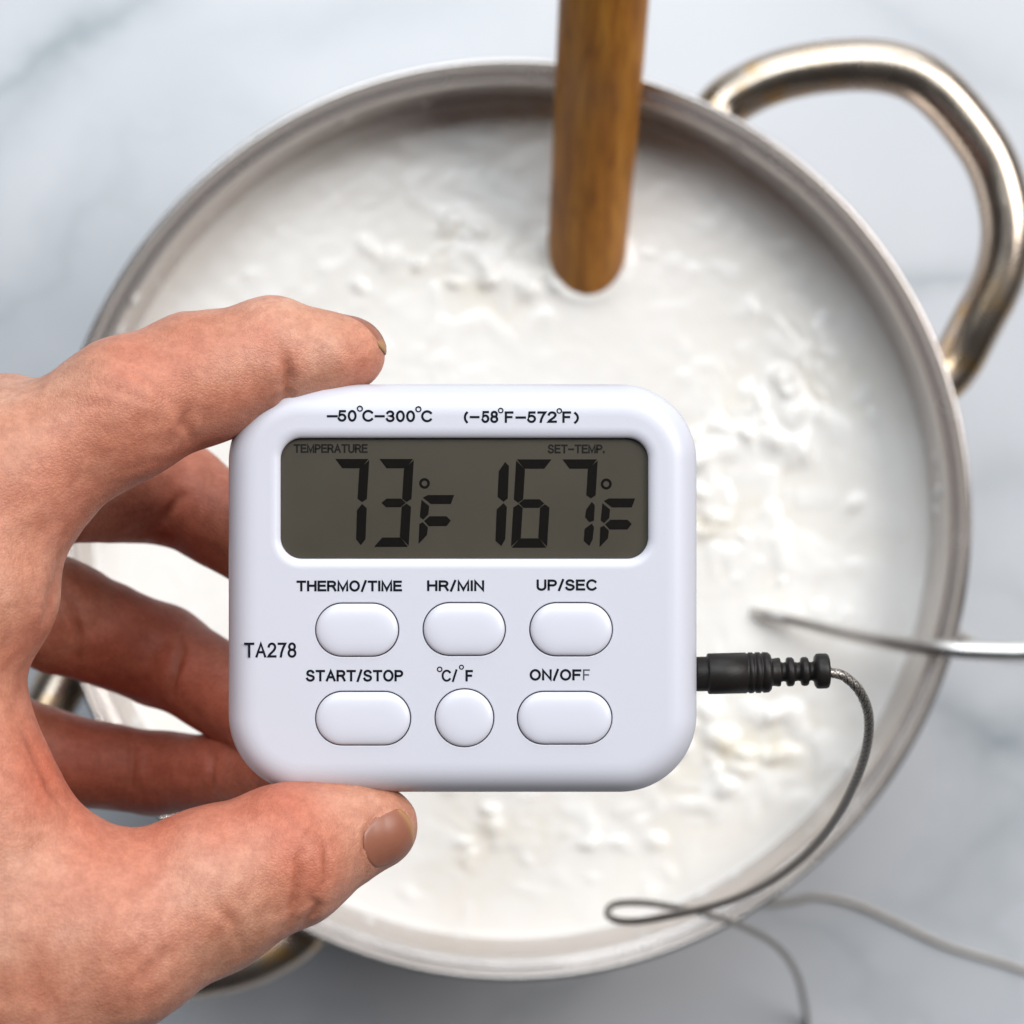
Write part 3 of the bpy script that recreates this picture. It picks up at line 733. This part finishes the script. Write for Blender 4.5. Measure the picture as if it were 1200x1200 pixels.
rad = np.interp(np.linspace(0, 1, len(path)), [0, 0.25, 0.6, 1], [0.0011, 0.0014, 0.0021, 0.0026]); rad[:8] *= np.linspace(0.2, 1, 8)
V, F = sweep(path, rad, 20)
mesh_obj('rod', V, F, M_probe, probe)

# ------------------------------------------------------------------ hand
def S(px, py, d, rpx):                       # joint: point (mm) and radius (mm) from its apparent radius
    p = P(px, py, d); return (p.x * 1000, p.y * 1000, p.z * 1000, rpx * PIX * d * 1000)
chains = {
 'index': ([S(-70, 600, .338, 92), S(28, 556, .338, 82), S(142, 481, .341, 80), S(235, 443, .3455, 75), S(322, 415, .3475, 63), S(380, 418, .349, 48), S(412, 415, .350, 41)], 3.0),
 'thumb': ([S(-90, 1220, .340, 130), S(20, 1150, .335, 125), S(130, 1098, .334, 107), S(245, 1043, .338, 91), S(338, 1001, .342, 79), S(392, 978, .346, 57), S(424, 971, .3475, 49), S(448, 968, .348, 41)], 4.0),
 'middle': ([S(-80, 560, .360, 84), S(60, 562, .378, 74), S(208, 578, .394, 60), S(330, 655, .381, 52), S(420, 715, .371, 44)], 2.2),
 'ring': ([S(-80, 655, .378, 80), S(70, 722, .392, 64), S(188, 768, .399, 57), S(320, 845, .383, 50), S(410, 880, .371, 42)], 2.2),
 'little': ([S(-60, 850, .392, 72), S(60, 890, .398, 55), S(190, 906, .398, 47), S(310, 905, .385, 44), S(375, 895, .3735, 38)], 2.0),
}
palm = [(S(-70, 600, .340, 95), S(-330, 950, .345, 125)), (S(-80, 575, .360, 90), S(-330, 950, .362, 120)),
        (S(-80, 665, .378, 88), S(-320, 980, .375, 115)), (S(-70, 850, .392, 85), S(-300, 1040, .378, 110)),
        (S(-90, 1220, .340, 135), S(-320, 1080, .352, 125)), (S(-330, 980, .355, 150), S(-640, 1200, .352, 170)),
        (S(-40, 600, .336, 92), S(-42, 695, .334, 93)), (S(-42, 690, .334, 93), S(-118, 802, .332, 98)), (S(-118, 802, .332, 100), S(-62, 915, .332, 100)),
        (S(-62, 915, .332, 104), S(20, 1060, .334, 128)), (S(-130, 760, .345, 130), S(-120, 1080, .345, 150)), (S(-230, 800, .345, 150), S(-200, 1000, .345, 170))]
bumps = [S(8, 540, .350, 102), S(318, 410, .347, 62)]

def rcone(Pt, a, b):
    A = np.array(a[:3], np.float32); Bv = np.array(b[:3], np.float32); ra, rb = a[3], b[3]
    ba = Bv - A; l2 = float(ba @ ba)
    pa = Pt - A
    h = np.clip((pa @ ba) / l2, 0, 1)
    d = np.linalg.norm(pa - h[:, None] * ba, axis=1)
    hs = h
    return d - (ra + (rb - ra) * hs)
def smin(a, b, k):
    h = np.maximum(k - np.abs(a - b), 0) / k
    return np.minimum(a, b) - h * h * k * 0.25
def hand_sdf(Pt):
    Pt = Pt.astype(np.float32)
    pm = None
    for a, b in palm:
        d = rcone(Pt, a, b); pm = d if pm is None else smin(pm, d, 9.0)
    for sp_ in bumps[:1]:
        pm = smin(pm, np.linalg.norm(Pt - np.array(sp_[:3], np.float32), axis=1) - sp_[3], 8.0)
    fl = {}
    for nm, (ch, k) in chains.items():
        d = None
        for a, b in zip(ch[:-1], ch[1:]):
            e = rcone(Pt, a, b); d = e if d is None else smin(d, e, k)
        fl[nm] = d
    res = pm
    for nm, k in (('index', 7.0), ('thumb', 9.0), ('middle', 4.0), ('ring', 4.0), ('little', 4.0)):
        # fingers blend into the palm, never into each other
        res = smin(res, fl[nm], k) if nm in ('index', 'thumb') else res
    for nm in ('middle', 'ring', 'little'):
        res = np.minimum(res, smin(pm, fl[nm], 4.0))
    # the flesh flattens where it presses on the thermometer
    return res

lo = np.array([-112.0, -128.0, 205.0]); hi = np.array([-8.0, 36.0, 335.0]); h = 0.48
n3d = np.ceil((hi - lo) / h).astype(int); bs = 8
n3d = ((n3d + bs - 1) // bs) * bs
D = np.full(n3d, 9.0, np.float32)
nb = n3d // bs
bi = np.stack(np.meshgrid(*[np.arange(q) for q in nb], indexing='ij'), -1).reshape(-1, 3)
cen = lo + (bi * bs + (bs - 1) / 2) * h
dc = hand_sdf(cen)
act = np.abs(dc) < bs * h * 0.9 + 1.5
loc = np.stack(np.meshgrid(*[np.arange(bs)] * 3, indexing='ij'), -1).reshape(-1, 3)
Dv = D.reshape(nb[0], bs, nb[1], bs, nb[2], bs)
inside = bi[(~act) & (dc < 0)]
Dv[inside[:, 0], :, inside[:, 1], :, inside[:, 2], :] = -9.0
ab_ = bi[act]
for c0 in range(0, len(ab_), 1500):
    bb = ab_[c0:c0 + 1500]
    pts = (lo + (bb[:, None, :] * bs + loc[None]) * h).reshape(-1, 3)
    Dv[bb[:, 0], :, bb[:, 1], :, bb[:, 2], :] = hand_sdf(pts).reshape(len(bb), bs, bs, bs)
D = Dv.reshape(n3d)
D[0], D[-1], D[:, 0], D[:, -1], D[:, :, 0], D[:, :, -1] = 9, 9, 9, 9, 9, 9
sg = D < 0
corn = [(a, b, c) for a in (0, 1) for b in (0, 1) for c in (0, 1)]
def sl3(A, c): return A[c[0]:A.shape[0] - 1 + c[0], c[1]:A.shape[1] - 1 + c[1], c[2]:A.shape[2] - 1 + c[2]]
cnt = sum(sl3(sg, c).astype(np.int8) for c in corn)
cells = np.argwhere((cnt > 0) & (cnt < 8))
vid = np.full(np.array(D.shape) - 1, -1, np.int32); vid[tuple(cells.T)] = np.arange(len(cells))
acc = np.zeros((len(cells), 3)); num = np.zeros(len(cells))
cv = {c: D[cells[:, 0] + c[0], cells[:, 1] + c[1], cells[:, 2] + c[2]] for c in corn}
for a in corn:
    for ax in range(3):
        if a[ax] == 0:
            b = list(a); b[ax] = 1; b = tuple(b)
            va, vb = cv[a], cv[b]; m = (va < 0) != (vb < 0)
            t = np.where(m, va / np.where(m, va - vb, 1), 0)
            pt = np.repeat(np.array([a], float), len(cells), 0); pt[:, ax] += t
            acc[m] += pt[m]; num[m] += 1
HV = lo + (cells + acc / num[:, None]) * h
quads = []
for ax in range(3):
    sh = [slice(None)] * 3; s2 = [slice(None)] * 3; sh[ax] = slice(0, -1); s2[ax] = slice(1, None)
    ch = np.argwhere(sg[tuple(sh)] != sg[tuple(s2)])
    o1, o2 = [q for q in range(3) if q != ax]
    ch = ch[(ch[:, o1] > 0) & (ch[:, o2] > 0)]
    e1 = np.zeros(3, int); e1[o1] = 1; e2 = np.zeros(3, int); e2[o2] = 1
    q = [vid[tuple((ch - e).T)] for e in (0 * e1, e1, e1 + e2, e2)]
    q = np.stack(q, 1); inn = sg[tuple(ch.T)]
    flip = inn if ax != 1 else ~inn
    q[flip] = q[flip][:, ::-1]
    quads.append(q[(q >= 0).all(1)])
HF = np.vstack(quads)
# light smoothing, then creases and skin folds pushed into the surface
nv = len(HV)
ed = np.vstack([HF[:, [0, 1]], HF[:, [1, 2]], HF[:, [2, 3]], HF[:, [3, 0]]])
def lap(v):
    s_ = np.zeros_like(v); c_ = np.zeros(nv)
    for k in range(v.shape[1]): s_[:, k] = np.bincount(ed[:, 0], v[ed[:, 1], k], nv) + np.bincount(ed[:, 1], v[ed[:, 0], k], nv)
    c_ = np.bincount(ed[:, 0], minlength=nv) + np.bincount(ed[:, 1], minlength=nv)
    return s_ / np.maximum(c_, 1)[:, None]
for _ in range(4): HV = HV * 0.4 + lap(HV) * 0.6
eps = 0.25
G = np.stack([hand_sdf(HV + np.eye(3)[k] * eps) - hand_sdf(HV - np.eye(3)[k] * eps) for k in range(3)], 1); G /= np.linalg.norm(G, axis=1)[:, None] + 1e-9
dep = HC * 1000 - HV[:, 2]
PXv = 600 + HV[:, 0] / (dep * PIX); PYv = 600 - HV[:, 1] / (dep * PIX)
view = -HV + np.array([0, 0, HC * 1000]); view /= np.linalg.norm(view, axis=1)[:, None]
front = np.clip((G * view).sum(1) * 4, 0, 1)
def polydist(pl):
    """distance to a fold line in photo pixels, and a weight that dies away at its two ends"""
    d = np.full(nv, 1e9); f = np.zeros(nv)
    ln = [math.hypot(b[0] - a[0], b[1] - a[1]) for a, b in zip(pl[:-1], pl[1:])]; tot = sum(ln); s0 = 0
    for (x0, y0), (x1, y1), l_ in zip(pl[:-1], pl[1:], ln):
        vx, vy = x1 - x0, y1 - y0
        t = np.clip(((PXv - x0) * vx + (PYv - y0) * vy) / (vx * vx + vy * vy), 0, 1)
        e = np.hypot(PXv - x0 - t * vx, PYv - y0 - t * vy); m = e < d
        d[m] = e[m]; f[m] = np.sin(np.pi * np.clip((s0 + t[m] * l_) / tot, 0.03, 0.97)) ** 0.7; s0 += l_
    return d + 1.2 * vnoise(PXv * 0.09 + 30, PYv * 0.09 + 30, 77), f
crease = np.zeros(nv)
#          polyline (photo px)                        depth range   width px, depth mm, colour
folds = [([(334, 412), (339, 440), (336, 462), (326, 480)], (0.30, 0.37), 10.0, 0.45, 0.12),  # broad fold, its tint adds the shadow beside the finger pad
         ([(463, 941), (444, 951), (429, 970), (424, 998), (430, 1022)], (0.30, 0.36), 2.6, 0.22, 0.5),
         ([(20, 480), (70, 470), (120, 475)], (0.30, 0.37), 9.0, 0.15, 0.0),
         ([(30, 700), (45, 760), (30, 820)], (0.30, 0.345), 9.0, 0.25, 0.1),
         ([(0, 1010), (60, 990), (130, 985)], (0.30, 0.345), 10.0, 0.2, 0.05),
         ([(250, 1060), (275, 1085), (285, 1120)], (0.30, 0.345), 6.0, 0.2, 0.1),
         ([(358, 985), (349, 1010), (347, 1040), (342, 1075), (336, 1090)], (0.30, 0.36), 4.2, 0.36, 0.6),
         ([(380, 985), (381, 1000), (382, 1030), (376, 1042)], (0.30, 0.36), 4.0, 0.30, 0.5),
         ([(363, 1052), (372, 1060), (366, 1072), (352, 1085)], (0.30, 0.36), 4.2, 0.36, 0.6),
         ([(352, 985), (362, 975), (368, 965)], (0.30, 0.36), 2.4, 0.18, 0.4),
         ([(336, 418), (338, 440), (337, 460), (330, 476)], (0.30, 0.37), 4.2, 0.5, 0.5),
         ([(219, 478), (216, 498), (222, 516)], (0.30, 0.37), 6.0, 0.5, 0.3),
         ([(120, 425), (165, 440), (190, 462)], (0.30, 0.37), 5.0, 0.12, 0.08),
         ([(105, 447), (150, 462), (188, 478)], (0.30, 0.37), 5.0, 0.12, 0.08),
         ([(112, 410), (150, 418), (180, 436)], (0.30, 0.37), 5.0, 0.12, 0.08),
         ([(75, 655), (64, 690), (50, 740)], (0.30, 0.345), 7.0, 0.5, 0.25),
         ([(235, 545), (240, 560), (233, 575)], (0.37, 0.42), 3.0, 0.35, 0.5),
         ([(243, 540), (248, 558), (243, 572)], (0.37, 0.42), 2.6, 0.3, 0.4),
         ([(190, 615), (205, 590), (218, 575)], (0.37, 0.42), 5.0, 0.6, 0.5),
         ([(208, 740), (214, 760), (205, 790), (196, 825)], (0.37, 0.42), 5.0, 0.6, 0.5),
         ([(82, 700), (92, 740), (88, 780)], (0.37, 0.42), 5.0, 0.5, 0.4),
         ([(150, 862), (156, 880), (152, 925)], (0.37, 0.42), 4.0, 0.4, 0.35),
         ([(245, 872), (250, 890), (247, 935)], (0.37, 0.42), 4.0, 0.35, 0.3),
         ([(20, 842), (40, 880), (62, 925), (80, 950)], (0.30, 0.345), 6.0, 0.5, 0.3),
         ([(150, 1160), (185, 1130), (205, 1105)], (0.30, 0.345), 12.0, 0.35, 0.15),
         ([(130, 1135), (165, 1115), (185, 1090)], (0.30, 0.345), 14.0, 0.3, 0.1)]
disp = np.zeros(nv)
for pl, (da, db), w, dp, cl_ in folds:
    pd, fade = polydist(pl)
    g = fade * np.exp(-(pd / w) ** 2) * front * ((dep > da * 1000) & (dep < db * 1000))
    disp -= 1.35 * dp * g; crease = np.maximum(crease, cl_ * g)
    disp += dp * 0.3 * fade * np.exp(-((pd - 2.4 * w) / (1.4 * w)) ** 2) * front * ((dep > da * 1000) & (dep < db * 1000))
# fine wrinkles across the thumb joint and along the shaded fingers
def wr(cx, cy, sx, sy, ang, freq, amp, da, db):
    ca, sa = math.cos(ang), math.sin(ang)
    u = (PXv - cx) * ca + (PYv - cy) * sa; v_ = -(PXv - cx) * sa + (PYv - cy) * ca
    ph = u * freq + 2.2 * vnoise(PXv * 0.04 + 40, PYv * 0.04 + 40, 21)
    return amp * (np.abs(np.sin(ph)) ** 0.6 - 0.6) * np.exp(-(u / sx) ** 2 - (v_ / sy) ** 2) * front * ((dep > da * 1000) & (dep < db * 1000))
disp += wr(365, 1030, 40, 70, 0.1, 0.33, 0.05, 0.30, 0.36) + wr(300, 1105, 70, 40, 0.55, 0.45, 0.06, 0.30, 0.36)
disp += wr(150, 435, 70, 45, 1.2, 0.25, 0.03, 0.30, 0.37) + wr(140, 900, 140, 50, 1.45, 0.5, 0.07, 0.38, 0.42) + wr(130, 750, 140, 60, 1.2, 0.4, 0.07, 0.38, 0.42)
disp += 0.22 * vnoise(HV[:, 0] / 7 + 50, HV[:, 1] / 7 + HV[:, 2] / 9 + 50, 41) + 0.10 * vnoise(HV[:, 0] / 3 + 50, HV[:, 1] / 3 + HV[:, 2] / 4 + 50, 42)
HV = HV + G * disp[:, None]
red_shade = np.zeros(nv)
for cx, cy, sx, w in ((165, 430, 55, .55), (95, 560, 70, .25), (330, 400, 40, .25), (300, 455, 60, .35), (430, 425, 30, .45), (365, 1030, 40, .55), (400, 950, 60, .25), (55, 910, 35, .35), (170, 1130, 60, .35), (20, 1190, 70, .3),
                      (20, 600, 70, .25), (240, 580, 60, .7), (180, 770, 95, .75), (120, 900, 120, .55), (220, 900, 80, .4), (320, 930, 50, .3)):  # fingers behind the case coloured redder and darker to deepen their shade
    red_shade += w * np.exp(-((PXv - cx) ** 2 + (PYv - cy) ** 2) / (2 * sx ** 2))
red_shade = np.clip(red_shade + 0.12 * vnoise(HV[:, 0] / 5 + 9, HV[:, 1] / 5 + HV[:, 2] / 6 + 9, 5), 0, 1)

hand = empty('hand', (HV[:, 0].min() * mm, -0.06, 0.29))
tag(hand, 'bare left hand pinching the white thermometer between index finger and thumb', 'hand')
ho = root_loc(hand)
me = bpy.data.meshes.new('skin')
me.vertices.add(nv); me.vertices.foreach_set('co', (HV * mm - np.array(ho)).astype(np.float32).ravel())
nf = len(HF); me.loops.add(nf * 4); me.loops.foreach_set('vertex_index', HF.astype(np.int32).ravel())
me.polygons.add(nf); me.polygons.foreach_set('loop_start', np.arange(nf, dtype=np.int32) * 4)
me.update(calc_edges=True); me.validate()
bm = bmesh.new(); bm.from_mesh(me); bmesh.ops.recalc_face_normals(bm, faces=bm.faces); bm.to_mesh(me); bm.free()
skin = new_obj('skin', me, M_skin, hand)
set_attr(skin, 'redness_shade', red_shade); set_attr(skin, 'crease', crease)

def nail(name, centre, nrm, along, length, width, lift, parent):
    """curved plate cast onto the finger tip: centre mm, nrm = outward, along = towards the tip"""
    nrm = np.array(nrm, float); nrm /= np.linalg.norm(nrm)
    al = np.array(along, float); al -= nrm * (al @ nrm); al /= np.linalg.norm(al)
    sd = np.cross(nrm, al)
    nu, nv_ = 25, 21
    u = np.linspace(-1, 1, nu); v = np.linspace(-1, 1, nv_)
    U, W = np.meshgrid(u, v, indexing='ij')
    # rounded-rectangle plan: squircle mapping
    k = 0.66
    Uu = U * np.sqrt(1 - k * W ** 2 * 0.5 * 1.3); Ww = W * np.sqrt(1 - k * U ** 2 * 0.5 * 1.3)
    base = np.array(centre) + Uu[..., None] * al * length / 2 + Ww[..., None] * sd * width / 2 + nrm * 9
    pt = base.reshape(-1, 3)
    for _ in range(14):
        d = hand_sdf(pt); pt = pt - nrm * np.clip(d, -1, 1.2)[:, None] * 0.9
    for _ in range(12):                      # settle on the nearest skin
        g = np.stack([hand_sdf(pt + np.eye(3)[q] * 0.2) - hand_sdf(pt - np.eye(3)[q] * 0.2) for q in range(3)], 1)
        g /= np.linalg.norm(g, axis=1)[:, None] + 1e-9
        pt = pt - g * np.clip(hand_sdf(pt), -1, 1)[:, None] * 0.8
    edge = np.maximum(np.abs(U), np.abs(W)).reshape(-1)
    up = np.where(edge > 0.93, -0.15, lift) + 0.12 * (1 - edge ** 2)
    tipw = np.clip((U.reshape(-1) - 0.80) / 0.15, 0, 1)
    top = pt + nrm * (up + tipw * 0.25)[:, None]
    F_ = []
    for i_ in range(nu - 1):
        for j_ in range(nv_ - 1):
            a = i_ * nv_ + j_; F_.append((a, a + 1, a + nv_ + 1, a + nv_))
    bot = pt - nrm * 0.5
    b = len(top); Vn = np.vstack([top, bot]); F_ += [tuple(b + q for q in f_[::-1]) for f_ in F_]
    ring_ = [i_ * nv_ for i_ in range(nu)] + [(nu - 1) * nv_ + j_ for j_ in range(1, nv_)] + [i_ * nv_ + nv_ - 1 for i_ in range(nu - 2, -1, -1)] + [j_ for j_ in range(nv_ - 2, 0, -1)]
    for a, c in zip(ring_, ring_[1:] + ring_[:1]): F_.append((a, c, b + c, b + a))
    o = mesh_obj(name, Vn * mm, F_, M_nail, parent)
    set_attr(o, 'tip', np.concatenate([tipw, tipw]))
    return o
c = np.array(S(452, 969, .348, 1)[:3])
n1_ = nail('nail', c, (0.14, -0.20, 0.97), (0.94, 0.30, 0.0), 8.6, 9.2, 0.06, hand)
tag(n1_, 'thumbnail facing the camera')
c = np.array(S(422, 405, .350, 1)[:3])
n2_ = nail('nail', c, (0.25, 0.93, -0.20), (1.0, -0.2, 0.0), 9.0, 7.6, 0.10, hand)
tag(n2_, 'yellowish index fingernail seen edge on')
